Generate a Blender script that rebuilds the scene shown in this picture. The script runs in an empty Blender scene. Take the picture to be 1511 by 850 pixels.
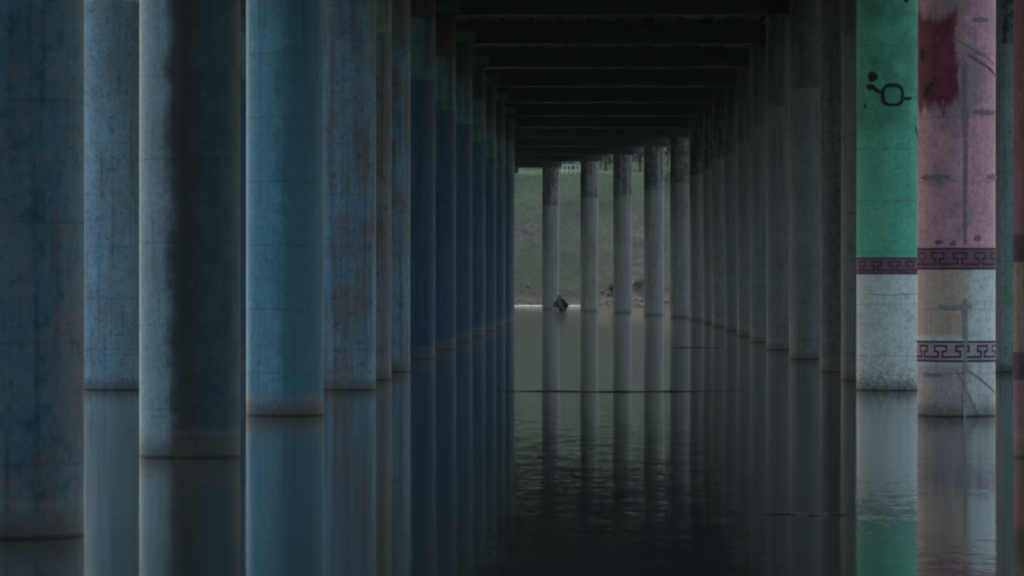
import bpy, bmesh, math, random
from mathutils import Vector, noise

random.seed(11)
PI = math.pi
D = bpy.data
SC = bpy.context.scene
COL = SC.collection

# ------------------------------------------------------------------ measures
F_PX = 5900.0            # focal length in pixels of a 1511 px wide picture
H = 2.61                 # camera above the water
R = 0.75                 # pillar radius
FH = F_PX * H
Z_SOFFIT = H + 3.85 * H  # underside of the crossbeams
Z_BEAM = H + 4.18 * H
Z_GIRD = Z_BEAM + 0.72
Z_DECK = Z_GIRD + 0.35
IN_X = 2.5 * H
OUT_X = 4.58 * H
SPAN = 18.48
Y0 = 0.01586 * FH
U = [.00266, .00386, .00504, .00622, .00684, .00746, .00866, .00986, .01106, .01226,
     .01346, .01466, .01586, .01706, .01826, .01946, .02066, .02186, .02306, .02426, .02546]
BENTS = [u * FH for u in U]
# measured distance of each inner pillar from the bridge's centre line, in camera heights
OFF_L = [2.345, 2.377, 2.395, 2.405, 2.46, 2.45, 2.477] + [2.48] * 14
OFF_R = [2.6, 2.60, 2.595, 2.577, 2.65, 2.63, 2.62, 2.61, 2.63, 2.65, 2.63, 2.57, 2.54, 2.5, 2.5, 2.49, 2.5, 2.58, 2.61, 2.5, 2.5]


def axis(y):
    """centre line of the bridge: straight, then bending to the left"""
    n = max(0.0, (y - Y0) / SPAN)
    x = -0.124 * H * n * n
    dx = -2 * 0.124 * H * n / SPAN
    l = math.hypot(dx, 1)
    return x, (dx / l, 1 / l)


def at(y, off):
    x, t = axis(y)
    return x + t[1] * off, y - t[0] * off


def heading(y):
    t = axis(y)[1]
    return math.atan2(-t[0], t[1])


# ------------------------------------------------------------------ nodes
class NT:
    def __init__(self, name):
        self.mat = D.materials.new(name)
        self.mat.use_nodes = True
        self.t = self.mat.node_tree
        self.t.nodes.clear()
        self.out = self.t.nodes.new('ShaderNodeOutputMaterial')
        self.bsdf = self.t.nodes.new('ShaderNodeBsdfPrincipled')
        self.t.links.new(self.bsdf.outputs[0], self.out.inputs[0])

    def n(self, kind):
        return self.t.nodes.new(kind)

    def put(self, sock, v):
        if hasattr(v, 'is_output'):
            self.t.links.new(v, sock)
        elif isinstance(v, (tuple, list)):
            sock.default_value = (*v, 1) if (sock.type == 'RGBA' and len(v) == 3) else v
        else:
            sock.default_value = v

    def m(self, op, a, b=0.0, c=0.0, clamp=False):
        k = self.n('ShaderNodeMath')
        k.operation = op
        k.use_clamp = clamp
        for i, v in enumerate((a, b, c)):
            self.put(k.inputs[i], v)
        return k.outputs[0]

    def v(self, op, a, b=(0, 0, 0), scale=None):
        k = self.n('ShaderNodeVectorMath')
        k.operation = op
        self.put(k.inputs[0], a)
        self.put(k.inputs[1], b)
        if scale is not None:
            self.put(k.inputs[3], scale)
        return k.outputs[0]

    def mix(self, fac, a, b, mode='MIX'):
        k = self.n('ShaderNodeMix')
        k.data_type = 'RGBA'
        k.blend_type = mode
        self.put(k.inputs[0], fac)
        self.put(k.inputs[6], a)
        self.put(k.inputs[7], b)
        return k.outputs[2]

    def noise(self, vec, scale, detail=3.0, rough=0.55, color=False, dist=0.0):
        k = self.n('ShaderNodeTexNoise')
        self.put(k.inputs['Vector'], vec)
        k.inputs['Scale'].default_value = scale
        k.inputs['Detail'].default_value = detail
        k.inputs['Roughness'].default_value = rough
        k.inputs['Distortion'].default_value = dist
        return k.outputs[1 if color else 0]

    def ss(self, x, a, b):
        """smooth step from 0 at a to 1 at b (b may be below a)"""
        k = self.n('ShaderNodeMapRange')
        k.interpolation_type = 'SMOOTHSTEP'
        self.put(k.inputs[0], x)
        if a <= b:
            k.inputs[1].default_value, k.inputs[2].default_value = a, b
            k.inputs[3].default_value, k.inputs[4].default_value = 0, 1
        else:
            k.inputs[1].default_value, k.inputs[2].default_value = b, a
            k.inputs[3].default_value, k.inputs[4].default_value = 1, 0
        return k.outputs[0]

    def obj(self):
        return self.n('ShaderNodeTexCoord').outputs['Object']

    def sep(self, vec):
        k = self.n('ShaderNodeSeparateXYZ')
        self.put(k.inputs[0], vec)
        return k.outputs

    def rnd(self):
        return self.n('ShaderNodeObjectInfo').outputs['Random']

    def bump(self, h, strength, dist):
        k = self.n('ShaderNodeBump')
        k.inputs['Strength'].default_value = strength
        k.inputs['Distance'].default_value = dist
        self.put(k.inputs['Height'], h)
        self.put(self.bsdf.inputs['Normal'], k.outputs[0])

    def done(self, color, rough=0.8, spec=0.3):
        self.put(self.bsdf.inputs['Base Color'], color)
        self.put(self.bsdf.inputs['Roughness'], rough)
        self.put(self.bsdf.inputs['Specular IOR Level'], spec)
        return self.mat


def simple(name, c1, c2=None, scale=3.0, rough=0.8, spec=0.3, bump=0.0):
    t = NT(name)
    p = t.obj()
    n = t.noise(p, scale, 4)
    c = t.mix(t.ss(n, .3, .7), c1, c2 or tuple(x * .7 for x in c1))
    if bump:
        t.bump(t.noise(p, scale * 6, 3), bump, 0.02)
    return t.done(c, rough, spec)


BROWN = (.13, .105, .09)


def pillar_mat(name, bands, peel=None, peel_amt=0.5, peel2=None, grime=0.55, extra=None,
               rust=0.5, seed=0.0, joints=0.3, edge=0.05, blotch=.8, tint=0.0):
    """painted or bare concrete shaft: colour bands by height, flaking, streaks, formwork joints, waterline"""
    t = NT(name)
    p = t.obj()
    x, y, z = t.sep(p)
    r = t.rnd()
    off = t.n('ShaderNodeCombineXYZ')
    t.put(off.inputs[0], t.m('MULTIPLY', r, 37.0))
    t.put(off.inputs[1], t.m('ADD', t.m('MULTIPLY', r, 91.0), seed))
    t.put(off.inputs[2], t.m('MULTIPLY', r, 53.0))
    q = t.v('ADD', p, off.outputs[0])
    big = t.noise(q, .75, 4, .6)
    mid = t.noise(q, 2.2, 5, .65)
    fine = t.noise(q, 14, 4, .6)
    streak = t.noise(t.v('MULTIPLY', q, (3.0, 3.0, .16)), 1.2, 4, .6)
    streak2 = t.noise(t.v('MULTIPLY', q, (9.0, 9.0, .3)), 1.0, 3, .6)
    ze = t.m('ADD', z, t.m('MULTIPLY', t.m('SUBTRACT', mid, .5), edge))
    if edge > 0:
        ze = t.m('ADD', ze, t.m('MULTIPLY', t.m('SUBTRACT', r, .5), .35))
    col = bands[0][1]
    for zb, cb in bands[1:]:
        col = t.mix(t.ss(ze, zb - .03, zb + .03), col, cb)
    # tone drift of old paint
    col = t.mix(t.m('MULTIPLY', t.ss(big, .35, .7), .35), col, (.5, .5, .5), 'MULTIPLY')
    if tint:
        bt = t.noise(t.v('MULTIPLY', q, (1.0, 1.0, .55)), 1.1, 5, .68)
        col = t.mix(t.m('MULTIPLY', t.ss(bt, .46, .64), tint), col, (.17, .125, .11))
    if peel2:
        f = t.ss(t.m('ADD', t.m('MULTIPLY', mid, .45), t.m('MULTIPLY', streak, .55)), .47, .56)
        col = t.mix(t.m('MULTIPLY', f, .65), col, peel2)
    if peel:
        f = t.m('ADD', t.m('MULTIPLY', big, .5), t.m('MULTIPLY', streak, .5))
        lo = .66 - .22 * peel_amt
        f = t.m('MULTIPLY', t.ss(f, lo, lo + .10), .8)
        col = t.mix(f, col, peel)
    # blotches and chips in the surface
    bl = t.noise(q, 4.5, 6, .7)
    col = t.mix(t.m('MULTIPLY', t.ss(bl, .50, .60), blotch), col, t.mix(.5, col, (.16, .14, .13)))
    col = t.mix(t.m('MULTIPLY', t.ss(bl, .46, .38), blotch), col, (.6, .6, .62), 'MULTIPLY')
    chip = t.noise(q, 24, 3, .6)
    col = t.mix(t.m('MULTIPLY', t.ss(chip, .68, .72), .5), col, (.06, .055, .05))
    if extra:
        col = extra(t, col, dict(x=x, y=y, z=z, big=big, mid=mid, fine=fine, streak=streak))
    # grime streaks run down
    g = t.m('MULTIPLY', t.ss(streak2, .5, .75), grime)
    col = t.mix(g, col, (.25, .24, .23), 'MULTIPLY')
    col = t.mix(t.m('MULTIPLY', t.ss(fine, .35, .75), .4), col, (.45, .45, .45), 'MULTIPLY')
    if joints:
        fr = t.m('FRACT', t.m('DIVIDE', t.m('ADD', ze, 100 * 1.23 - 2.05 + .03), 1.23))
        d = t.m('ABSOLUTE', t.m('SUBTRACT', fr, .025))
        j = t.m('MULTIPLY', t.ss(d, .022, .006), t.m('MULTIPLY', t.ss(mid, .3, .55), joints))
        col = t.mix(j, col, (.3, .3, .3), 'MULTIPLY')
    # damp foot of the pillar
    zr = t.m('ADD', z, t.m('MULTIPLY', t.m('SUBTRACT', mid, .5), .8))
    col = t.mix(t.m('MULTIPLY', t.ss(zr, .6, .0), t.m('MULTIPLY', t.ss(fine, .3, .6), rust)), col, (.20, .12, .095))
    al = t.m('ADD', z, t.m('ADD', t.m('MULTIPLY', t.m('SUBTRACT', streak, .5), .25), t.m('MULTIPLY', t.m('SUBTRACT', bl, .5), .22)))
    col = t.mix(t.m('MULTIPLY', t.ss(al, .36, .06), .6), col, (.055, .055, .042))
    col = t.mix(t.m('MULTIPLY', t.m('MULTIPLY', t.ss(al, .30, .34), t.ss(al, .42, .35)), .10), col, (.28, .27, .25))
    zw = t.m('ADD', z, t.m('MULTIPLY', t.m('SUBTRACT', fine, .5), .05))
    col = t.mix(t.m('MULTIPLY', t.ss(zw, .04, .02), .75), col, (.012, .011, .01))
    t.bump(t.m('ADD', t.m('MULTIPLY', fine, .6), mid), .35, .02)
    return t.done(col, .72, .25)


MINT = (.07, .15, .145)
OCHRE = (.07, .06, .035)
BLUE = (.016, .058, .11)
BLUE2 = (.012, .045, .092)
GREY = (.27, .27, .27)
DGREY = (.085, .08, .08)
ZM = H + 2.5 * H
ZO = H + 3.28 * H
LEFT = [(0, BLUE), (ZM, MINT), (ZO, OCHRE)]


def stain_c(t, col, s):
    """broad run-off stain down the middle of the shaft, blue paint left of it worn to grey"""
    e = t.m('ADD', s['x'], t.m('MULTIPLY', t.m('SUBTRACT', s['mid'], .5), .34))
    e = t.m('ADD', e, t.m('MULTIPLY', t.m('SUBTRACT', s['big'], .5), .20))
    e = t.m('ADD', e, t.m('MULTIPLY', t.m('SUBTRACT', s['streak'], .5), .16))
    col = t.mix(t.ss(e, -.36, -.02), col, t.mix(t.ss(s['mid'], .4, .6), (.024, .058, .075), (.045, .08, .095)))
    col = t.mix(t.m('MULTIPLY', t.m('MULTIPLY', t.ss(e, -.36, -.08), t.ss(e, .38, .0)), .9), col, (.034, .033, .036))
    return col


def shade_e(t, col, s):  # painted shade: right half darkened to deepen the falloff from the lit left
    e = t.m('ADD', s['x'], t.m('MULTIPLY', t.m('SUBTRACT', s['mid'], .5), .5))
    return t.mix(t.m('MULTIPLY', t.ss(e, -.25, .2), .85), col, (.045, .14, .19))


def red_patch(t, col, s):
    # grey weathered blotches in the pink
    g = t.m('MULTIPLY', t.ss(s['big'], .45, .62), t.ss(s['z'], 3.2, 3.6))
    col = t.mix(t.m('MULTIPLY', g, .55), col, (.25, .22, .25))
    u = t.m('ADD', s['x'], t.m('MULTIPLY', t.m('SUBTRACT', s['mid'], .5), .45))
    z2 = t.m('ADD', s['z'], t.m('MULTIPLY', t.m('SUBTRACT', s['streak'], .5), .9))
    f = t.m('MULTIPLY', t.m('MULTIPLY', t.ss(u, .0, -.10), t.ss(u, -.95, -.72)),
            t.m('MULTIPLY', t.ss(z2, 5.85, 6.1), t.ss(z2, 7.85, 7.6)))
    f = t.m('MULTIPLY', f, t.ss(s['y'], .1, 0.0))
    col = t.mix(t.m('MULTIPLY', f, .93), col, t.mix(t.ss(s['mid'], .4, .6), (.17, .012, .04), (.25, .03, .085)))
    # pink washed over the white foot, peach left of the pale patch
    lo = t.m('MULTIPLY', t.ss(s['z'], 1.1, .9), t.ss(t.m('ADD', s['x'], s['mid']), .75, .45))
    col = t.mix(t.m('MULTIPLY', lo, .6), col, (.36, .20, .24))
    pe = t.m('MULTIPLY', t.m('MULTIPLY', t.ss(s['z'], 1.5, 1.6), t.ss(s['z'], 2.9, 2.8)),
             t.ss(t.m('ADD', s['x'], t.m('MULTIPLY', s['mid'], .8)), .72, .40))
    col = t.mix(t.m('MULTIPLY', pe, .75), col, (.60, .33, .255))
    return col


def green_wear(t, col, s):
    lo = t.m('MULTIPLY', t.ss(t.m('ADD', s['z'], t.m('MULTIPLY', s['mid'], 1.4)), 1.7, .9), t.ss(t.m('ADD', t.m('MULTIPLY', s['fine'], .5), t.m('MULTIPLY', s['mid'], .5)), .42, .62))
    col = t.mix(t.m('MULTIPLY', lo, .6), col, (.16, .16, .16))
    up = t.m('MULTIPLY', t.ss(s['z'], 5.9, 6.6), t.ss(s['big'], .35, .6))
    return t.mix(t.m('MULTIPLY', up, .6), col, (.05, .20, .15))


def outer_right(t, col, s):
    e = t.m('ADD', s['x'], t.m('MULTIPLY', t.m('SUBTRACT', s['mid'], .5), .06))
    col = t.mix(t.ss(e, -.60, -.64), col, (.28, .25, .30))
    sp = t.m('MULTIPLY', t.ss(s['mid'], .5, .58), t.m('MULTIPLY', t.ss(s['z'], 1.6, 1.9), t.ss(s['z'], 2.7, 2.4)))
    return t.mix(t.m('MULTIPLY', sp, .6), col, (.10, .34, .14))


M = {
    'left_a': pillar_mat('dark_blue_paint', [(0, (.075, .16, .22)), (ZM, MINT)], (.10, .085, .08), .55, (.05, .12, .19), seed=3, tint=.5),
    'left_b': pillar_mat('slate_blue_paint', [(0, (.23, .36, .45)), (ZM, (.45, .68, .60))], (.25, .23, .23), .4, (.14, .28, .38), seed=9, rust=.3, tint=.45),
    'left_c': pillar_mat('stained_blue_grey_paint', [(0, (.22, .32, .38)), (ZM, MINT)], (.22, .22, .23), .3, (.19, .24, .29), extra=stain_c, seed=5, tint=.2, blotch=.5, rust=.35, grime=.3),
    'left_e': pillar_mat('bright_blue_paint', [(0, (.14, .34, .46)), (ZM, MINT)], (.16, .24, .29), .25, (.08, .25, .37), extra=shade_e, seed=21, tint=.22, blotch=.45, rust=.95, grime=.35),
    'left_f': pillar_mat('flaking_blue_paint', [(0, (.17, .30, .40)), (ZM, MINT)], (.17, .12, .105), .8, (.06, .19, .33), seed=14, tint=.6),
    'left_g': pillar_mat('bare_brown_concrete', [(0, (.15, .17, .19)), (ZM, (.2, .3, .28))], BROWN, .9, (.10, .16, .22), seed=33),
    'left': pillar_mat('blue_paint', LEFT, (.045, .045, .05), .35, BLUE2, seed=40, blotch=.15, rust=.3),
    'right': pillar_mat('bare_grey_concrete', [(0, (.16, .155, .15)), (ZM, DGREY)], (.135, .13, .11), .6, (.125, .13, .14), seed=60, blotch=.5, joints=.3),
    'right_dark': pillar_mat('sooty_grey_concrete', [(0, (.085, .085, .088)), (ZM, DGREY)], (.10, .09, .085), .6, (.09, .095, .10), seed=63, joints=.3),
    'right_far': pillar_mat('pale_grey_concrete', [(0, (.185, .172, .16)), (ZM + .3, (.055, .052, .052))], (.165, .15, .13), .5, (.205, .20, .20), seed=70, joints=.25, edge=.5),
    'pink': pillar_mat('pink_over_white_paint', [(0, (.74, .73, .70)), (1.30, (.80, .80, .77)), (2.85, (.82, .38, .48))], (.58, .35, .40), .4, None, extra=red_patch, seed=80, blotch=.5, grime=.25, rust=.35, edge=.0),
    'green': pillar_mat('green_over_white_paint', [(0, (.80, .80, .77)), (2.95, (.15, .56, .38))], None, 0, None, extra=green_wear, seed=90, blotch=.5, grime=.2, rust=.45, edge=.0, joints=.35),
    'crimson': pillar_mat('crimson_over_brown_paint', [(0, (.22, .09, .13)), (1.3, (.22, .16, .12)), (2.9, (.20, .05, .09))], (.12, .09, .09), .5, None, seed=95, edge=.0),
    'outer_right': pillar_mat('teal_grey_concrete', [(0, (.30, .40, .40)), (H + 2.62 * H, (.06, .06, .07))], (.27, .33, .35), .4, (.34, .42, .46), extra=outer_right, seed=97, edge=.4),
}
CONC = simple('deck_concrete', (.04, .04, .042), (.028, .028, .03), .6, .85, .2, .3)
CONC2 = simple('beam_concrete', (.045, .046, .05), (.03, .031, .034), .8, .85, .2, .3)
GREENP = simple('green_panel_paint', (.05, .15, .085), (.035, .10, .06), 2)
KEYBG_D = simple('maroon_paint', (.27, .12, .17), (.19, .09, .13), 3)
KEYBG_L = simple('pale_mauve_paint', (.50, .40, .45), (.36, .20, .29), 2.5)
KEYLN = simple('dark_purple_paint', (.045, .016, .036), (.11, .05, .08), 5)
KEYBG_X = simple('dark_plum_paint', (.06, .025, .045), (.05, .02, .04), 3)
BLACK = simple('black_spray_paint', (.010, .016, .018), (.02, .03, .03), 5)
SEAM = simple('cement_smear', (.24, .25, .24), (.36, .33, .31), 4)
SEAM_G = simple('grey_green_smear', (.19, .19, .20), (.30, .19, .24), 4)
ORANGE = simple('rust_run', (.33, .19, .11), (.28, .17, .12), 6)
PINKL = simple('pale_pink_paint', (.42, .30, .34), (.36, .25, .29), 5)
REDDK = simple('dark_red_paint', (.28, .08, .13), (.34, .14, .19), 5)


# ------------------------------------------------------------------ object helpers
def link(name, me, mats, parent=None, loc=None, rz=0.0):
    o = D.objects.new(name, me)
    COL.objects.link(o)
    for mm in mats if isinstance(mats, (list, tuple)) else [mats]:
        if len(me.materials) < (len(mats) if isinstance(mats, (list, tuple)) else 1):
            me.materials.append(mm)
    if parent:
        o.parent = parent
    if loc is not None:
        o.location = loc
    o.rotation_euler.z = rz
    return o


def tag(o, label, cat, group=None):
    o['label'] = label
    o['category'] = cat
    if group:
        o['group'] = group
    return o


def mesh(name, verts, faces, mi=None, smooth=False):
    me = D.meshes.new(name)
    me.from_pydata(verts, [], faces)
    if mi:
        me.polygons.foreach_set('material_index', mi)
    if smooth:
        me.polygons.foreach_set('use_smooth', [True] * len(me.polygons))
    me.update()
    return me


def shaft_mesh(seg=64, bot=-2.0, top=Z_SOFFIT):
    vs, fs = [], []
    zs = [bot, 0, .8, 2, 4, 6, 8, 10, top - .004]
    for z in zs:
        for k in range(seg):
            a = 2 * PI * k / seg
            rr = R + .004 * noise.noise(Vector((math.cos(a) * 1.3, math.sin(a) * 1.3, z * .5)))
            vs.append((rr * math.cos(a), rr * math.sin(a), z))
    for i in range(len(zs) - 1):
        for k in range(seg):
            a, b = i * seg + k, i * seg + (k + 1) % seg
            fs.append((a, b, b + seg, a + seg))
    return mesh('shaft', vs, fs, smooth=True)


SHAFT = shaft_mesh()


def cyl(u, z, r):
    """u metres round the shaft from the side that faces the camera (right is +)"""
    a = u / R
    return (r * math.sin(a), -r * math.cos(a), z)


def quad_on(vs, fs, u0, u1, z0, z1, r, step=.08):
    n = max(1, int(abs(u1 - u0) / step))
    b = len(vs)
    for i in range(n + 1):
        u = u0 + (u1 - u0) * i / n
        vs.append(cyl(u, z0, r))
        vs.append(cyl(u, z1, r))
    for i in range(n):
        k = b + 2 * i
        fs.append((k, k + 2, k + 3, k + 1))


def meander(parent, z0, z1, bg, phase=0.0):
    """Greek key frieze painted round the shaft"""
    vs, fs, mi = [], [], []
    quad_on(vs, fs, -PI * R, PI * R, z0, z1, R + .008)
    mi += [0] * len(fs)
    units = 11
    w = 2 * PI * R / units
    hh = z1 - z0
    t = .040
    r = R + .012

    def bar(u0, u1, a, b):
        k = len(fs)
        quad_on(vs, fs, u0, u1, a, b, r)
        mi.extend([1] * (len(fs) - k))
    bar(-PI * R, PI * R, z0, z0 + t)
    bar(-PI * R, PI * R, z1 - t, z1)
    lo, me_, hi = z0 + .24 * hh, z0 + .50 * hh, z0 + .76 * hh
    for k in range(units):
        o = -PI * R + k * w + phase
        pts = [(0, lo), (.40, lo), (.40, me_), (.22, me_), (.22, hi), (.78, hi), (.78, me_), (.60, me_), (.60, lo), (1, lo)]
        for (a, za), (b, zb) in zip(pts, pts[1:]):
            if za == zb:
                bar(o + min(a, b) * w - t / 2, o + max(a, b) * w + t / 2, za - t / 2, za + t / 2)
            else:
                bar(o + a * w - t / 2, o + a * w + t / 2, min(za, zb) + t / 2, max(za, zb) - t / 2)
    return link('meander_band', mesh('meander_band', vs, fs, mi), [bg, KEYLN], parent)


def stroke(parent, name, pts, w, mat, r=R + .010, rough=.18, closed=False, seed=0):
    """hand painted stroke lying on the shaft: pts are (u, z)"""
    P = []
    q = pts + [pts[0]] if closed else pts
    for (a, b), (c, d) in zip(q, q[1:]):
        n = max(1, int(math.hypot(c - a, d - b) / .05))
        for i in range(n):
            P.append((a + (c - a) * i / n, b + (d - b) * i / n))
    P.append(q[-1])
    vs, fs = [], []
    for i, (u, z) in enumerate(P):
        a = P[max(0, i - 1)]
        b = P[min(len(P) - 1, i + 1)]
        if closed and i in (0, len(P) - 1):
            a, b = P[-2], P[1]
        dx, dz = b[0] - a[0], b[1] - a[1]
        l = math.hypot(dx, dz) or 1
        nx, nz = -dz / l, dx / l
        hw = w * .5 * (1 + rough * 2 * noise.noise(Vector((i * .6, seed * 7.3, 1.7))))
        if not closed and i in (0, len(P) - 1):
            hw *= .55
        vs.append(cyl(u + nx * hw, z + nz * hw, r))
        vs.append(cyl(u - nx * hw, z - nz * hw, r))
    for i in range(len(P) - 1):
        k = 2 * i
        fs.append((k, k + 1, k + 3, k + 2))
    return link(name, mesh(name, vs, fs), mat, parent)


def blot(parent, name, u, z, ru, rz, mat, r=R + .010, seed=0):
    vs = [cyl(u, z, r)]
    n = 28
    for k in range(n):
        a = 2 * PI * k / n
        f = 1 + .28 * noise.noise(Vector((math.cos(a) * 1.5, math.sin(a) * 1.5, seed * 3.1)))
        vs.append(cyl(u + ru * f * math.cos(a), z + rz * f * math.sin(a), r))
    return link(name, mesh(name, vs, [(0, 1 + k, 1 + (k + 1) % n) for k in range(n)]), mat, parent)


SH = {}


def shaft_for(mat):
    if mat not in SH:
        me = SHAFT.copy()
        me.materials.append(M[mat])
        SH[mat] = me
    return SH[mat]


def pillar(i, off, mat, label, group, parts=False):
    y = BENTS[i]
    px, py = at(y, off)
    if parts:
        root = D.objects.new('bridge_pillar', None)
        COL.objects.link(root)
        root.location = (px, py, 0)
        root.rotation_euler.z = heading(y)
        o = D.objects.new('shaft', shaft_for(mat))
        COL.objects.link(o)
        o.parent = root
    else:
        root = D.objects.new('bridge_pillar', shaft_for(mat))
        COL.objects.link(root)
        root.location = (px, py, 0)
        root.rotation_euler.z = heading(y)
    tag(root, label, 'pillar', group)
    return root


# ------------------------------------------------------------------ pillars
ORD = ['first', 'second', 'third', 'fourth', 'fifth', 'sixth', 'seventh', 'eighth', 'ninth', 'tenth', 'eleventh',
       'twelfth', 'thirteenth', 'fourteenth', 'fifteenth', 'sixteenth']
GL, GR, GO = 'blue pillars of the left inner row', 'pillars of the right inner row', 'pillars of the outer rows'
left_named = [
    ('left_a', 'dark blue pillar cut off by the left edge of the photo, nearest of all'),
    ('left_c', 'blue grey pillar with a broad near-black stain down its middle'),
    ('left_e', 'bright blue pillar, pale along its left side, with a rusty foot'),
    ('left_f', 'blue pillar with large brown flaked patches, right beside the bright blue pillar'),
    ('left_g', 'narrow brownish pillar slice just behind the flaked blue pillar'),
    ('left_f', 'brown and blue pillar slice under a mint top, before the deep blue ones'),
    ('left', 'deep blue pillar with teal and ochre bands at its top, widest of the far left slices'),
]
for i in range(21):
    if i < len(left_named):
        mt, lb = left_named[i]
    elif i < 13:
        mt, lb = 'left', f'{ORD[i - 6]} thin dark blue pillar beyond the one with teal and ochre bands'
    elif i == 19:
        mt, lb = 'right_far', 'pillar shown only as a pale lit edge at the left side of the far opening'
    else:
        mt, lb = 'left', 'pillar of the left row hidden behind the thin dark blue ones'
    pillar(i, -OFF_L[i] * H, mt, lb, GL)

far_lab = {
    18: 'leftmost slender pillar in the far opening, behind the crouching person',
    17: 'slender pillar in the far opening, first to the right of the crouching person',
    16: 'slender pillar in the middle of the far opening, second right of the crouching person',
    15: 'slender pillar with a bright right edge, third right of the crouching person',
    14: 'slender grey pillar closing the far opening on its right, fourth right of the person',
}
for i in range(21):
    if i == 0:
        p = None
        continue
    if i == 1:
        p = pillar(i, OFF_R[i] * H, 'crimson', 'crimson pillar cut off by the right edge of the photo', GR, True)
        meander(p, H - .44 * H - .82 - .02, H - .44 * H - .44, KEYBG_X) if False else None
        meander(p, H * (1 - .565), H * (1 - .405), KEYBG_X)
        meander(p, H * (1 + .105), H * (1 + .26), KEYBG_X)
        stroke(p, 'painted_mark', [(-.74, 2.45), (-.60, 2.50), (-.50, 2.60)], .07, BLACK)
    elif i == 2:
        p = pillar(i, OFF_R[i] * H, 'pink', 'pink and white pillar with two Greek key friezes and a dark red patch', GR, True)
        s = H / (FH / BENTS[i])          # metres per photo pixel here
        cx = 895 + OFF_R[i] * FH / BENTS[i]

        def pu(X, Y):
            return (R * math.asin(max(-.995, min(.995, (X - cx) * s / R))), H + (414 - Y) * s)
        meander(p, pu(0, 533)[1], pu(0, 502)[1], KEYBG_L, .05)
        meander(p, pu(0, 398)[1], pu(0, 366)[1], KEYBG_D, .0)
        stroke(p, 'cement_seam', [pu(1417, 625), pu(1418, 540), pu(1418, 470), pu(1417, 440)], .075, SEAM, R + .018, .45, seed=1)
        stroke(p, 'cement_seam', [pu(1379, 452), pu(1427, 452)], .085, SEAM, R + .020, .45, seed=2)
        stroke(p, 'cement_seam', [pu(1418, 362), pu(1418, 290), pu(1419, 180), pu(1417, 95)], .07, SEAM_G, R + .014, .5, seed=3)
        for k, (a, b, yy) in enumerate(((1428, 1464, 168), (1357, 1396, 263), (1450, 1474, 262), (1360, 1386, 552), (1428, 1452, 33))):
            stroke(p, 'grey_smear', [pu(a, yy), pu(b, yy)], .09, SEAM_G, R + .016, .5, seed=4 + k)
        stroke(p, 'rust_run', [pu(1403, 542), pu(1420, 575), pu(1438, 612)], .022, ORANGE, R + .016, seed=10)
        stroke(p, 'rust_run', [pu(1422, 545), pu(1450, 566), pu(1470, 584)], .022, ORANGE, R + .016, seed=11)
        stroke(p, 'pale_brush_stroke', [pu(1408, 62), pu(1436, 78), pu(1462, 98)], .05, PINKL, R + .016, .4, seed=12)
        stroke(p, 'dark_red_brush_stroke', [pu(1420, 84), pu(1446, 98), pu(1466, 116)], .045, REDDK, R + .016, .5, seed=13)
        stroke(p, 'painted_mark', [pu(1358, 74), pu(1358, 92)], .10, BLACK, R + .016, seed=14)
        stroke(p, 'painted_mark', [pu(1360, 145), pu(1368, 130), pu(1372, 124)], .07, BLACK, R + .016, .4, seed=15)
        stroke(p, 'red_drip', [pu(1386, 150), pu(1387, 176)], .07, REDDK, R + .012, .3, seed=16)
        for k, (a, b, ru, rz) in enumerate(((1400, 360, .07, .05), (1436, 352, .08, .06), (1380, 358, .10, .04))):
            blot(p, 'red_smudge', *pu(a, b), ru, rz, REDDK if k == 1 else KEYBG_D, R + .012, seed=k)
    elif i == 3:
        p = pillar(i, OFF_R[i] * H, 'green', 'green pillar with a white lower half, key frieze and black spray marks', GR, True)
        s = H / (FH / BENTS[i])
        cx = 895 + OFF_R[i] * FH / BENTS[i]

        def pg(X, Y):
            return (R * math.asin(max(-.995, min(.995, (X - cx) * s / R))), H + (414 - Y) * s)
        meander(p, pg(0, 405)[1], pg(0, 380)[1], KEYBG_D, .1)
        ring = []
        gx, gy = 1313, 143
        for k in range(24):
            a = 2 * PI * k / 24
            sx = math.copysign(abs(math.cos(a)) ** .7, math.cos(a))
            sy = math.copysign(abs(math.sin(a)) ** .7, math.sin(a))
            ring.append(pg(gx + 14.5 * sx, gy + 14.5 * sy))
        stroke(p, 'spray_ring', ring, .085, BLACK, closed=True, seed=20)
        stroke(p, 'spray_tail', [pg(1328, 148), pg(1335, 148), pg(1341, 147)], .075, BLACK, R + .013, seed=21)
        stroke(p, 'spray_tail', [pg(1299, 140), pg(1290, 136), pg(1282, 128)], .085, BLACK, R + .013, seed=22)
        blot(p, 'spray_blot', *pg(1284, 116), .125, .13, BLACK, R + .014, 3)
        blot(p, 'spray_blot', *pg(1281, 131), .10, .08, BLACK, R + .012, 4)
        blot(p, 'spray_blot', *pg(1274, 158), .04, .07, BLACK, R + .012, 5)
        blot(p, 'spray_blot', *pg(1333, 4), .07, .06, BLACK, R + .012, 6)
        stroke(p, 'spray_scratch', [pg(1346, 186), pg(1350, 202), pg(1354, 216)], .04, BLACK, R + .012, seed=23)
        stroke(p, 'hairline_crack', [pg(1272, 434), pg(1310, 435), pg(1350, 433)], .02, SEAM, R + .012, seed=24)
    elif i in (4, 5):
        lb = ['grey pillar slice touching the left side of the green and white pillar',
              'sooty dark grey pillar, second slice left of the green and white pillar'][i - 4]
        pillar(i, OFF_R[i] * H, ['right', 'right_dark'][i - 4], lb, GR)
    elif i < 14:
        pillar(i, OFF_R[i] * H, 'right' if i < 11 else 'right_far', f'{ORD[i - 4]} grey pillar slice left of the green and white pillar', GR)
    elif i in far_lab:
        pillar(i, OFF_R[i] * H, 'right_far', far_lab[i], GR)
    else:
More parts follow.
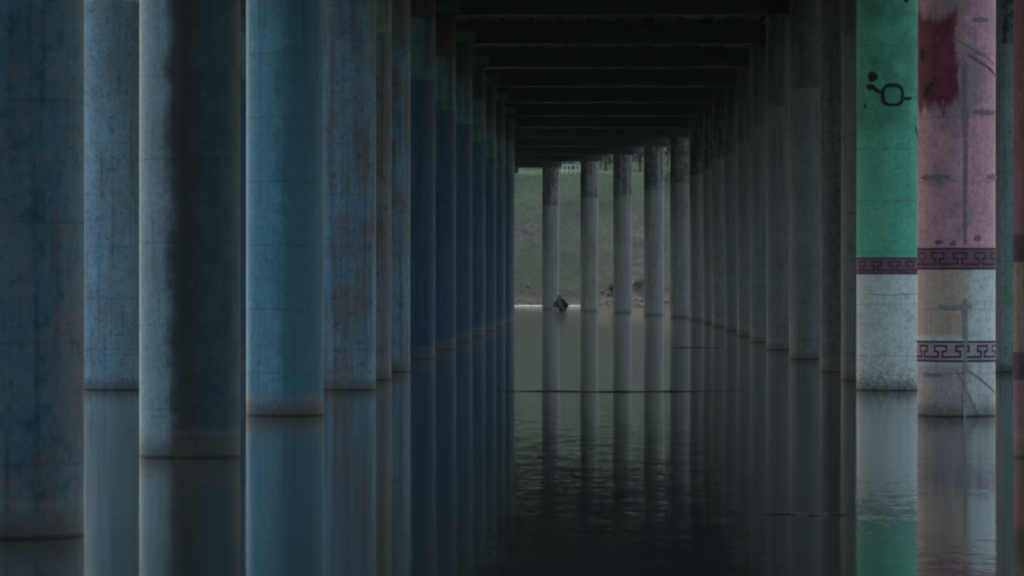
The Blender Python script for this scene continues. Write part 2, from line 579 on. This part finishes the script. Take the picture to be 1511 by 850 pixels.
        pillar(i, OFF_R[i] * H, 'right_far', 'pillar of the right row hidden behind the thin dark blue ones' if i == 20 else
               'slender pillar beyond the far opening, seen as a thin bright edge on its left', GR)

for i in range(2, 14):
    if i == 3:
        lb, mt = 'slate blue pillar with a mint top, between the dark blue and the stained pillar', 'left_b'
    elif i == 6:
        lb, mt = 'thin sliver of a blue pillar with a mint top, between stained and bright blue pillars', 'left'
    else:
        lb, mt = 'blue pillar of the left outer row hidden behind the nearer pillars', 'left'
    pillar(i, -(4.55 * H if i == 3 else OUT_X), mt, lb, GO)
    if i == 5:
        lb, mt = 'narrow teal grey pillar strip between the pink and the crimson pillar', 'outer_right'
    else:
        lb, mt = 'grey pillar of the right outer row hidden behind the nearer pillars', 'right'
    pillar(i, 4.55 * H, mt, lb, GO)


# ------------------------------------------------------------------ crossbeams and deck
def box(x0, x1, y0, y1, z0, z1, name='box'):
    vs = [(x, y, z) for z in (z0, z1) for y in (y0, y1) for x in (x0, x1)]
    return mesh(name, vs, [(0, 2, 3, 1), (4, 5, 7, 6), (0, 1, 5, 4), (2, 6, 7, 3), (0, 4, 6, 2), (1, 3, 7, 5)])


def beam_mesh(L=2.95 * H, ch=.15):
    w, z0, z1 = .68, Z_SOFFIT, Z_BEAM - .004
    prof = [(-L, z1), (-L, z0 + ch), (-L + ch * 2, z0), (L - ch * 2, z0), (L, z0 + ch), (L, z1)]
    vs = [(x, -w, z) for x, z in prof] + [(x, w, z) for x, z in prof]
    n = len(prof)
    fs = [tuple(range(n)), tuple(range(2 * n - 1, n - 1, -1))]
    for k in range(n):
        a, b = k, (k + 1) % n
        fs.append((b, a, a + n, b + n))
    return mesh('crossbeam', vs, fs)


BEAM = beam_mesh()
BEAM.materials.append(CONC2)
BEAM_S = beam_mesh(.95 * H, .4)
BEAM_S.materials.append(CONC2)
PANEL = box(-.85, .85, -.03, 0, Z_SOFFIT + .05, Z_SOFFIT + .52, 'painted_panel')
PANEL.materials.append(GREENP)
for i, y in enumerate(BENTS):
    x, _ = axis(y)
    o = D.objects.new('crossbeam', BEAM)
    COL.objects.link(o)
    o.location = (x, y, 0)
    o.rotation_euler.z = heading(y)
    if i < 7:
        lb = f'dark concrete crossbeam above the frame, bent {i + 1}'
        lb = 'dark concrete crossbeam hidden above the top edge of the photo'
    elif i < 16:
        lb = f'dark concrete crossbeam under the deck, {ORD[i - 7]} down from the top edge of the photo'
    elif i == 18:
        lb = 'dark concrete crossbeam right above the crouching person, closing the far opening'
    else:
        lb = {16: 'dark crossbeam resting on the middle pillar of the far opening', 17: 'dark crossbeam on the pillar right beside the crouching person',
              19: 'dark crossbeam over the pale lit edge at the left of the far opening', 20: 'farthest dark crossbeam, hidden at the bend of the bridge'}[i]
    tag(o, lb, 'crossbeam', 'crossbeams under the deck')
    if 6 <= i < 14:
        c = D.objects.new('painted_panel', PANEL)
        COL.objects.link(c)
        c.parent = o
        c.location = (-OFF_L[i] * H + .08, -.68, 0)


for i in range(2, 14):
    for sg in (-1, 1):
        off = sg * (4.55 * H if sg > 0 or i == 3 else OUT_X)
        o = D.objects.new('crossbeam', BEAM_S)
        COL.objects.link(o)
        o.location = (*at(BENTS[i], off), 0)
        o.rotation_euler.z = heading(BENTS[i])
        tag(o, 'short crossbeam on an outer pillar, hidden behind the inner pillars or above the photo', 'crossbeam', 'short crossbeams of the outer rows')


def sweep(name, x0, x1, z0, z1, mat, parent, ya=-70.0, yb=455.0):
    ys = []
    y = ya
    while y < yb:
        ys.append(y)
        y += 40 if y < Y0 - 40 else 5
    ys.append(yb)
    vs, fs = [], []
    for y in ys:
        a, b = at(y, x0), at(y, x1)
        vs += [(*a, z0), (*b, z0), (*b, z1), (*a, z1)]
    for i in range(len(ys) - 1):
        k = 4 * i
        for j in range(4):
            a, b = k + j, k + (j + 1) % 4
            fs.append((a, b, b + 4, a + 4))
    fs += [(3, 2, 1, 0), tuple(4 * (len(ys) - 1) + j for j in range(4))]
    return link(name, mesh(name, vs, fs), mat, parent)


deck = D.objects.new('bridge_deck', None)
COL.objects.link(deck)
deck.location = (0, 0, 0)
tag(deck, 'dark underside of the concrete bridge deck with its row of girders', 'bridge deck')
HALF = 3.05 * H
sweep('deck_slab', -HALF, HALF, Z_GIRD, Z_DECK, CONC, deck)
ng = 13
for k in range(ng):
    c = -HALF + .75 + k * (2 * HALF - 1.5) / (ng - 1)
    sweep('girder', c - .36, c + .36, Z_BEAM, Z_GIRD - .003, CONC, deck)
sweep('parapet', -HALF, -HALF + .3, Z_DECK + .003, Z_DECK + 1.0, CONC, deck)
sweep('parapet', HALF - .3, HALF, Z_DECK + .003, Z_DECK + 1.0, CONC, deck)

for sg, lb in ((-1, 'narrow side deck over the left outer pillars, seen only as darkness overhead'),
               (1, 'narrow side deck over the right outer pillars, dark behind the pink pillar')):
    side = D.objects.new('side_deck', None)
    COL.objects.link(side)
    tag(side, lb, 'bridge deck')
    a, b = sorted((sg * 3.5 * H, sg * 5.6 * H))
    yb = BENTS[13] + 9
    sweep('deck_slab', a, b, Z_GIRD, Z_DECK, CONC, side, yb=yb)
    for k in range(4):
        c = a + .6 + k * (b - a - 1.2) / 3
        sweep('girder', c - .36, c + .36, Z_BEAM, Z_GIRD - .003, CONC, side, yb=yb)
    sweep('parapet', a, a + .3, Z_DECK + .003, Z_DECK + 1.0, CONC, side, yb=yb)
    sweep('parapet', b - .3, b, Z_DECK + .003, Z_DECK + 1.0, CONC, side, yb=yb)

# ------------------------------------------------------------------ water
t = NT('river_water')
p = t.obj()
x, y, z = t.sep(p)
zone = t.m('MULTIPLY', t.ss(y, 30, 40), t.ss(t.m('ADD', y, t.m('MULTIPLY', t.m('SUBTRACT', t.noise(p, .12, 2), .5), 8)), 97, 72))
zone = t.m('ADD', zone, t.m('MULTIPLY', t.ss(y, 39, 35), .6))
zone = t.m('ADD', zone, t.m('MULTIPLY', t.ss(y, 300, 345), .6))
big = t.noise(t.v('MULTIPLY', p, (1.5, 1.0, 1)), 1.7, 3, .65, True)
small = t.noise(t.v('MULTIPLY', p, (1.5, 1.2, 1)), 5.5, 3, .65, True)
amp = t.m('ADD', t.m('MULTIPLY', zone, .017), .010)
d1 = t.v('SCALE', t.v('SUBTRACT', big, (.5, .5, .5)), scale=amp)
d2 = t.v('SCALE', t.v('SUBTRACT', small, (.5, .5, .5)), scale=t.m('MULTIPLY', amp, 1.0))
d3 = t.v('SCALE', t.v('SUBTRACT', t.noise(t.v('MULTIPLY', p, (1.3, 1.0, 1)), 14.0, 2, .6, True), (.5, .5, .5)), scale=t.m('MULTIPLY', amp, t.ss(y, 95, 45)))
nrm = t.v('NORMALIZE', t.v('ADD', t.v('MULTIPLY', t.v('ADD', t.v('ADD', d1, d2), d3), (.6, 1, 0)), (0, 0, 1)))
t.put(t.bsdf.inputs['Normal'], nrm)
t.bsdf.inputs['IOR'].default_value = 1.33
WATER = t.done((.016, .022, .027), .06, .5)
vs = [(-600, -200, 0), (600, -200, 0), (600, 470, 0), (-600, 470, 0)]
o = link('river_water', mesh('river_water', vs, [(0, 1, 2, 3)]), WATER)
o['kind'] = 'structure'

# ------------------------------------------------------------------ far bank
YS = 396.0


def shore(x):
    return YS - .02 * x + 1.2 * noise.noise(Vector((x * .06, 3.3, 0)))


def bank_z(x, y):
    d = y - shore(x)
    if d < 0:
        z = d * .25
    elif d < 7:
        z = d * .13
    elif d < 36:
        z = .91 + (d - 7) * .46
    else:
        z = 14.25 + (d - 36) * .03
    z += max(0, min(1, d / 6)) * (.5 * noise.noise(Vector((x * .12, y * .12, 0))) + .18 * noise.noise(Vector((x * .5, y * .5, 4))))
    return z


vs, fs = [], []
xs = [-600, -400, -250, -150, -100, -70] + [-50 + i * .9 for i in range(112)] + [60, 80, 120, 200, 350, 600]
yv = [385 + i * .9 for i in range(62)] + [450, 470, 500, 600]
for yy in yv:
    for xx in xs:
        vs.append((xx, yy, bank_z(xx, yy)))
for j in range(len(yv) - 1):
    for i in range(len(xs) - 1):
        a = j * len(xs) + i
        fs.append((a, a + 1, a + 1 + len(xs), a + len(xs)))
t = NT('grassy_slope')
p = t.obj()
x, y, z = t.sep(p)
n1 = t.noise(p, .14, 4, .6)
n2 = t.noise(p, .9, 5, .65)
n3 = t.noise(p, 5, 3, .6)
soil = t.mix(t.ss(n2, .4, .65), (.058, .057, .057), (.088, .088, .090))
grass = t.mix(t.ss(n3, .35, .65), (.042, .060, .042), (.060, .078, .055))
f = t.ss(t.m('ADD', t.m('MULTIPLY', n1, .6), t.m('MULTIPLY', n2, .4)), .42, .58)
top = t.ss(t.m('ADD', z, t.m('MULTIPLY', n2, 2)), 11.5, 13.5)
f = t.m('MAXIMUM', f, top)
xb = t.m('ADD', x, t.m('MULTIPLY', n2, 2.5))
f = t.m('MULTIPLY', f, t.m('SUBTRACT', 1.0, t.m('MULTIPLY', t.m('MULTIPLY', t.ss(xb, 3.0, 4.0), t.ss(xb, 7.2, 6.2)), t.ss(z, 10.5, 9.5))))
foot = t.ss(t.m('ADD', z, t.m('MULTIPLY', n2, 1.4)), 2.8, 1.6)
col = t.mix(f, soil, grass)
col = t.mix(foot, col, t.mix(t.ss(n3, .4, .6), (.05, .046, .045), (.08, .074, .073)))
n4 = t.noise(p, 1.6, 6, .75)
col = t.mix(t.m('MULTIPLY', t.ss(n4, .48, .66), .75), col, (.45, .5, .42), 'MULTIPLY')
n5 = t.noise(t.v('MULTIPLY', p, (1.0, .5, 1.0)), 3.3, 5, .7)
col = t.mix(t.m('MULTIPLY', t.ss(n5, .56, .68), .5), col, (.085, .095, .07))
t.bump(t.m('ADD', n3, n4), .9, .25)
o = link('far_bank', mesh('far_bank', vs, fs, smooth=True), t.done(col, 1.0, 0.0))
o['kind'] = 'structure'

# rise behind the far bank; side and rear ridges added to block low sky
def hill_z(x, y):
    n = 3.0 * noise.noise(Vector((x * .012, y * .012, 2))) + 1.2 * noise.noise(Vector((x * .05, y * .05, 8)))

    def ramp(v, a, b):
        f = max(0.0, min(1.0, (v - a) / (b - a)))
        return f * f * (3 - 2 * f)
    f = max(ramp(abs(x), 48, 112) * 1.0, ramp(y, 452, 560), ramp(-y, 25, 85))
    far = ramp(y, 170, 260)
    top = 24 + far * 26 if x < 0 else 37 - (27 + far * 2) * (1 - ramp(y, 440, 540)) * (1 - ramp(-y, 25, 60))  # ridge heights shaped to steer how much sky light reaches the pillars
    return -2.5 + f * (top + n)


vs, fs = [], []
gx = list(range(-600, -120, 40)) + list(range(-120, 121, 8)) + list(range(160, 601, 40))
gy = list(range(-205, -20, 9)) + list(range(-20, 440, 20)) + list(range(440, 605, 10))
for yy in gy:
    for xx in gx:
        vs.append((xx, yy, hill_z(xx, yy)))
for j in range(len(gy) - 1):
    for i in range(len(gx) - 1):
        a = j * len(gx) + i
        fs.append((a, a + 1, a + 1 + len(gx), a + len(gx)))
t = NT('sky_blocking_hillside')
p = t.obj()
n1 = t.noise(p, .05, 5, .65)
n2 = t.noise(p, .5, 4, .65)
c = t.mix(t.ss(n1, .4, .6), (.05, .075, .04), (.085, .095, .06))
c = t.mix(t.ss(n2, .45, .7), c, (.035, .05, .03))
t.bump(n2, 1.0, 1.5)
o = link('sky_blocking_hills', mesh('sky_blocking_hills', vs, fs, smooth=True), t.done(c, .95, .1))
o['kind'] = 'structure'

# stones along the shore (nobody could count them)
LEAF = simple('slope_grass', (.07, .09, .045), (.06, .075, .037), .5, .9, .1)
LEAF2 = simple('shrub_leaf', (.07, .13, .055), (.05, .095, .04), 2, .8, .2)
STONE = simple('pale_stone', (.10, .09, .088), (.06, .055, .053), 1.5, .9, .1)
vs, fs = [], []
for _ in range(420):
    xx = random.uniform(-26, 22)
    yy = shore(xx) + abs(random.gauss(0, 3.2)) + .2
    r = random.uniform(.07, .28) * (1.4 if random.random() < .1 else 1)
    zz = bank_z(xx, yy) + r * .15
    b = len(vs)
    ring = 7
    for lv, (rr, hh) in enumerate(((1, -.3), (.95, .2), (.5, .55))):
        for k in range(ring):
            a = 2 * PI * k / ring
            j = random.uniform(.75, 1.2)
            vs.append((xx + r * rr * j * math.cos(a), yy + r * rr * j * math.sin(a), zz + r * hh * random.uniform(.8, 1.1)))
    for lv in range(2):
        for k in range(ring):
            a_, b_ = b + lv * ring + k, b + lv * ring + (k + 1) % ring
            fs.append((a_, b_, b_ + ring, a_ + ring))
    fs.append(tuple(b + 2 * ring + k for k in range(ring)))
o = link('shore_stones', mesh('shore_stones', vs, fs), STONE)
o['kind'] = 'stuff'


def px_at(X, dist):
    return (X - 895) / F_PX * dist


def leaf_cloud(c, rx, rz, n, s, seed):
    rg = random.Random(seed)
    vs, fs = [], []
    clumps = [(Vector((rg.gauss(0, .45) * rx, rg.gauss(0, .45) * rx, rg.uniform(-.8, .8) * rz)), rg.uniform(.25, .5)) for _ in range(14)]
    for _ in range(n):
        q, rr = rg.choice(clumps)
        pnt = c + q + Vector((rg.gauss(0, .5), rg.gauss(0, .5), rg.gauss(0, .5))) * rr * rx
        a = Vector((rg.uniform(-1, 1), rg.uniform(-1, 1), rg.uniform(-1, 1))).normalized()
        b = a.cross(Vector((rg.uniform(-1, 1), rg.uniform(-1, 1), 1))).normalized()
        k = len(vs)
        e = s * rg.uniform(.6, 1.3)
        vs += [pnt - a * e, pnt + b * e * .5, pnt + a * e, pnt - b * e * .5]
        fs.append((k, k + 1, k + 2, k + 3))
    return vs, fs


def shrub(X, dist, r, label, mat, seed):
    x_ = px_at(X, dist)
    root = D.objects.new('shrub', None)
    COL.objects.link(root)
    root.location = (x_, dist, bank_z(x_, dist))
    tag(root, label, 'shrub', 'shrubs on the far bank')
    v_, f_ = leaf_cloud(Vector((0, 0, r * .7)), r, r * .6, 700, .11, seed)
    link('foliage', mesh('foliage', v_, f_), mat, root)
    vs, fs = [], []
    for k in range(5):
        a = 2 * PI * k / 5
        b = len(vs)
        vs += [(-.03, 0, -.1), (.03, 0, -.1), (0, .04, -.1), (r * .5 * math.cos(a), r * .5 * math.sin(a), r)]
        fs += [(b, b + 1, b + 3), (b + 1, b + 2, b + 3), (b + 2, b, b + 3)]
    link('stem', mesh('stem', vs, fs), BARK, root)


BARK = simple('bark', (.10, .08, .06), (.06, .05, .04), 4, .9, .1, .4)
shrub(903, 404, .5, 'bright green shrub by the shore, seen left of the middle pillar of the far opening', LEAF2, 1)
shrub(943, 404.5, .55, 'green shrub by the shore, seen between the two right pillars of the far opening', LEAF2, 2)
shrub(981, 430, 1.3, 'tall bright shrub on the bank in the narrowest gap of the far opening', LEAF2, 5)

LEAFD = simple('tree_leaf', (.05, .075, .055), (.03, .045, .035), .7, .8, .15)


def tree(X, dist, h, r, label, seed):
    x_ = px_at(X, dist)
    root = D.objects.new('bank_tree', None)
    COL.objects.link(root)
    root.location = (x_, dist, bank_z(x_, dist) - .1)
    tag(root, label, 'tree', 'trees on top of the far bank')
    v_, f_ = leaf_cloud(Vector((0, 0, h * .62)), r, h * .36, 2600, .2, seed)
    link('crown', mesh('crown', v_, f_), LEAFD, root)
    rg = random.Random(seed)
    vs, fs = [], []

    def limb(a, b, r0, r1):
        d = (b - a).normalized()
        s1 = d.orthogonal().normalized()
        s2 = d.cross(s1)
        k = len(vs)
        for q, rr in ((a, r0), (b, r1)):
            for j in range(7):
                w = 2 * PI * j / 7
                vs.append(q + (s1 * math.cos(w) + s2 * math.sin(w)) * rr)
        for j in range(7):
            fs.append((k + j, k + (j + 1) % 7, k + 7 + (j + 1) % 7, k + 7 + j))
    limb(Vector((0, 0, -.2)), Vector((.1, 0, h * .5)), .2, .12)
    for _ in range(6):
        a = rg.uniform(0, 2 * PI)
        limb(Vector((.08, 0, h * rg.uniform(.3, .5))), Vector((r * .7 * math.cos(a), r * .7 * math.sin(a), h * rg.uniform(.6, .9))), .08, .03)
    link('trunk', mesh('trunk', vs, fs), BARK, root)


tree(893, 446, 5.5, 2.0, 'bluish grey tree on the bank top, seen in the middle gap of the far opening', 11)
tree(944, 443, 6.0, 2.3, 'bluish grey tree on the bank top, seen in the second gap from the right', 12)
tree(915, 452, 6.5, 2.4, 'tree on the bank top hidden behind the middle pillar of the far opening', 13)
tree(985, 440, 6.5, 2.2, 'tree on the bank top, seen in the narrow rightmost gap of the far opening', 14)
tree(868, 455, 6.0, 2.2, 'tree on the bank top just right of the white railing', 15)
tree(845, 462, 5.5, 2.6, 'tree standing behind the white railing on the bank top', 16)

# pale ledge along the water and the white railing on top of the bank
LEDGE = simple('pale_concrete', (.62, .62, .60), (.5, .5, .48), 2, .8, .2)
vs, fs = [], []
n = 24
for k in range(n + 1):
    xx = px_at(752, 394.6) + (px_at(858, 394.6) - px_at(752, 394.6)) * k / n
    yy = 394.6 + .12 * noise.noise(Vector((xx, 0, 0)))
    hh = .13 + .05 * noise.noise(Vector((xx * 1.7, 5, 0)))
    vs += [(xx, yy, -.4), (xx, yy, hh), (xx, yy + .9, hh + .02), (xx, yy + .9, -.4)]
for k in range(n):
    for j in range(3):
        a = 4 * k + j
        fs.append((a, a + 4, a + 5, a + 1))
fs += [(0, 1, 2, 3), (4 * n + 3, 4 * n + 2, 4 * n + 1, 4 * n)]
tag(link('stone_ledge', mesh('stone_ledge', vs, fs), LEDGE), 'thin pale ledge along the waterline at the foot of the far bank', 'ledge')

WHITE = simple('weathered_white_paint', (.42, .42, .42), (.25, .25, .25), 1.2, .6, .3)
rl = D.objects.new('white_railing', None)
COL.objects.link(rl)
ry = 433.5
rx0, rx1 = px_at(824, ry), px_at(862, ry)
rz_ = bank_z((rx0 + rx1) / 2, ry) - .05
rl.location = ((rx0 + rx1) / 2, ry, rz_)
tag(rl, 'short white railing on top of the far bank, right of the leftmost slender pillar', 'railing')
Lr = (rx1 - rx0) / 2
for zz in (.35, .95):
    link('rail', box(-Lr, Lr, -.035, .035, zz, zz + .09, 'rail'), WHITE, rl)
for k in range(7):
    c = -Lr + 2 * Lr * k / 6
    link('post', box(c - .05, c + .05, .037, .14, -.3, 1.1, 'post'), WHITE, rl)

# ------------------------------------------------------------------ floating lines on the water
DARK = simple('wet_dark_rope', (.012, .012, .012), (.02, .018, .015), 6, .6, .3)


def floater(Xa, Xb, Y, r, label, seed):
    dist = FH / (Y - 414)
    xa, xb = px_at(Xa, dist), px_at(Xb, dist)
    n = 60
    vs, fs = [], []
    for k in range(n + 1):
        f = k / n
        xx = xa + (xb - xa) * f
        yy = dist + .5 * noise.noise(Vector((f * 3, seed, 0))) + .05 * noise.noise(Vector((f * 22, seed, 0)))
        rr = r * min(1, .25 + 5 * f, .25 + 2.2 * (1 - f)) * (1 + .45 * noise.noise(Vector((f * 9, seed, 2))))
        for j in range(8):
            a = 2 * PI * j / 8
            vs.append((xx, yy + rr * 1.6 * math.cos(a), .25 * rr + rr * math.sin(a)))
    for k in range(n):
        for j in range(8):
            a, b = 8 * k + j, 8 * k + (j + 1) % 8
            fs.append((a, b, b + 8, a + 8))
    tag(link('floating_rope', mesh('floating_rope', vs, fs, smooth=True), DARK), label, 'rope', 'dark ropes floating on the river')


floater(735, 1095, 578, .019, 'long dark rope floating across the water before the far opening', 1)
floater(985, 1085, 513, .022, 'short dark rope floating far off by the right grey pillars', 2)
floater(1125, 1266, 759, .014, 'short dark rope floating nearest, left of the green pillar reflection', 3)

# ------------------------------------------------------------------ the crouching person
pd = 350.0
person = D.objects.new('person', None)
COL.objects.link(person)
person.location = (px_at(827, pd), pd, 0)
person.scale = (1.3, 1.3, 1.12)
tag(person, 'person in a dark hooded coat bent over in the shallow water of the far opening', 'person')


def skin(name, V, E, mat, parent, lv=2):
    me = D.meshes.new(name)
    me.from_pydata([v[:3] for v in V], E, [])
    o = link(name, me, mat, parent)
    md = o.modifiers.new('skin', 'SKIN')
    for k, v in enumerate(V):
        sv = me.skin_vertices[0].data[k]
        sv.radius = (v[3], v[3])
        sv.use_root = k == 0
    s = o.modifiers.new('sub', 'SUBSURF')
    s.levels = s.render_levels = lv
    return o


COAT = simple('dark_wet_coat', (.007, .008, .010), (.012, .013, .016), 5, .8, .2)
SKINM = simple('skin', (.25, .17, .13), (.22, .15, .11), 8, .6, .3)
SHIRT = simple('grey_shirt', (.09, .09, .095), (.07, .07, .075), 6, .9, .1)
HAIR = simple('black_hair', (.008, .008, .009), (.012, .012, .012), 8, .6, .3)
V = [(.16, 0, .26, .19), (.10, -.02, .50, .20), (.03, -.05, .74, .19), (0, -.08, .86, .10), (-.04, -.12, .97, .085),
     (-.04, -.14, 1.05, .10),
     (-.18, -.08, .74, .085), (-.38, -.14, .48, .065), (-.50, -.26, .20, .048), (-.52, -.30, .11, .042),
     (.20, -.10, .72, .085), (.41, -.16, .50, .065), (.51, -.29, .22, .048), (.52, -.34, .12, .042),
     (.02, -.06, .10, .115), (-.02, -.1, -.30, .085), (.30, .02, .10, .115), (.32, .0, -.30, .085)]
E = [(0, 1), (1, 2), (2, 3), (3, 4), (4, 5), (2, 6), (6, 7), (7, 8), (8, 9), (2, 10), (10, 11), (11, 12), (12, 13),
     (0, 14), (14, 15), (0, 16), (16, 17)]
skin('body', V, E, SKINM, person)
for s, hx, hy in ((-1, -.52, -.30), (1, .52, -.34)):
    for k in range(4):
        skin('finger', [(hx + (k - 1.5) * .02, hy - .01, .10, .010), (hx + (k - 1.5) * .024, hy - .03, .06, .009),
                        (hx + (k - 1.5) * .026, hy - .03, .02, .008)], [(0, 1), (1, 2)], SKINM, person, 1)
    skin('thumb', [(hx - s * .035, hy, .11, .011), (hx - s * .06, hy - .02, .07, .010)], [(0, 1)], SKINM, person, 1)


def jacket():
    """hooded coat hanging from the bent back, open at the front left"""
    vs, fs = [], []
    seg = 40
    lev = [(1.19, .02, -.05), (1.14, .09, -.05), (1.05, .145, -.04), (.95, .15, -.03), (.88, .22, 0), (.78, .30, .02), (.60, .33, .06),
           (.42, .36, .09), (.26, .38, .11), (.20, .37, .11)]
    for li, (z, rx, cx_) in enumerate(lev):
        for k in range(seg):
            a = 2 * PI * k / seg
            f = 1 + (.04 + .06 * li / 9) * math.sin(a * 7 + li * .35) * (li > 3) + .10 * noise.noise(Vector((math.cos(a) * 1.4, math.sin(a) * 1.4, z * 2)))
            vs.append((cx_ + rx * f * math.cos(a), -.04 + rx * .8 * f * math.sin(a), z + .03 * noise.noise(Vector((a, z * 3, 1)))))
    for li in range(len(lev) - 1):
        for k in range(seg):
            if li >= 5 and 24 <= k <= 29:
                continue
            a, b = li * seg + k, li * seg + (k + 1) % seg
            fs.append((a, a + seg, b + seg, b))
    fs.append(tuple(range(seg)))
    return mesh('coat', vs, fs, smooth=True)


c = link('coat', jacket(), COAT, person)
c.modifiers.new('thick', 'SOLIDIFY').thickness = .012
skin('sleeve', [(-.16, -.07, .76, .13), (-.37, -.13, .50, .105), (-.49, -.24, .22, .08)], [(0, 1), (1, 2)], COAT, person)
skin('sleeve', [(.18, -.09, .75, .13), (.40, -.15, .52, .11), (.50, -.27, .24, .08)], [(0, 1), (1, 2)], COAT, person)
skin('trousers', [(.16, 0, .30, .21), (.02, -.06, .12, .135), (-.02, -.1, -.28, .10), (.30, .02, .12, .135), (.33, .0, -.28, .10)],
     [(0, 1), (1, 2), (0, 3), (3, 4)], COAT, person)
vs, fs = [], []
for li, z in enumerate((.74, .58, .40, .22)):
    for k in range(9):
        a = PI * (1.17 + .32 * k / 8)
        rr = (.26, .29, .32, .34)[li]
        vs.append((.06 + rr * math.cos(a), -.04 + rr * .8 * math.sin(a), z))
for li in range(3):
    for k in range(8):
        a = li * 9 + k
        fs.append((a, a + 9, a + 10, a + 1))
c = link('shirt', mesh('shirt', vs, fs, smooth=True), SHIRT, person)
c.modifiers.new('thick', 'SOLIDIFY').thickness = .01

# ------------------------------------------------------------------ air
HAZE = 0.00008
if HAZE > 0:
    hm = D.materials.new('river_haze')
    hm.use_nodes = True
    nt = hm.node_tree
    nt.nodes.clear()
    ho = nt.nodes.new('ShaderNodeOutputMaterial')
    pv = nt.nodes.new('ShaderNodeVolumePrincipled')
    pv.inputs['Color'].default_value = (.82, .88, .92, 1)
    pv.inputs['Density'].default_value = HAZE
    nt.links.new(pv.outputs[0], ho.inputs['Volume'])
    o = link('haze', box(-610, 610, -210, 610, -62, 64, 'haze'), hm)
    o['kind'] = 'stuff'

# ------------------------------------------------------------------ light
EL, AZ = math.radians(30), math.radians(-15)      # sun direction: azimuth from +Y towards +X
w = D.worlds.new('World')
SC.world = w
w.use_nodes = True
nt = w.node_tree
bg = nt.nodes['Background']
sky = nt.nodes.new('ShaderNodeTexSky')
sky.sky_type = 'NISHITA'
sky.sun_disc = False
sky.sun_elevation = EL
sky.sun_rotation = AZ
sky.air_density = .8
sky.dust_density = 4.0
sky.ozone_density = .2
wb = nt.nodes.new('ShaderNodeMix')           # greyer, more overcast sky
wb.data_type = 'RGBA'
wb.blend_type = 'MULTIPLY'
wb.inputs[0].default_value = 1
wb.inputs[7].default_value = (.98, 1.02, .85, 1)
nt.links.new(sky.outputs[0], wb.inputs[6])
nt.links.new(wb.outputs[2], bg.inputs[0])
bg.inputs[1].default_value = .10
ld = D.lights.new('sun', 'SUN')
ld.energy = .6
ld.angle = math.radians(14)
ld.color = (1, .96, .9)
sun = D.objects.new('sun', ld)
COL.objects.link(sun)
dirv = Vector((math.sin(AZ) * math.cos(EL), math.cos(AZ) * math.cos(EL), math.sin(EL)))
sun.rotation_euler = dirv.to_track_quat('Z', 'Y').to_euler()
sun.location = (0, 0, 60)

# ------------------------------------------------------------------ camera
cam = D.cameras.new('camera')
cam.sensor_width = 36
cam.lens = 36 * F_PX / 1511
cam.clip_start = .5
cam.clip_end = 5000
co = D.objects.new('camera', cam)
COL.objects.link(co)
co.location = (0, 0, H)
co.rotation_euler = (PI / 2 - math.atan(11 / F_PX), 0, math.atan(139.5 / F_PX))
SC.camera = co

SC.view_settings.view_transform = 'Standard'
SC.view_settings.look = 'None'
SC.view_settings.exposure = 2.7
SC.view_settings.gamma = 1
SC.view_settings.use_curve_mapping = False
cy = SC.cycles
cy.use_denoising = True
cy.pixel_filter_type = 'BLACKMAN_HARRIS'
cy.filter_width = 2.3
cy.max_bounces = 8
cy.diffuse_bounces = 5
cy.glossy_bounces = 4
cy.volume_bounces = 1
cy.caustics_reflective = False
cy.caustics_refractive = False
cy.sample_clamp_indirect = 6
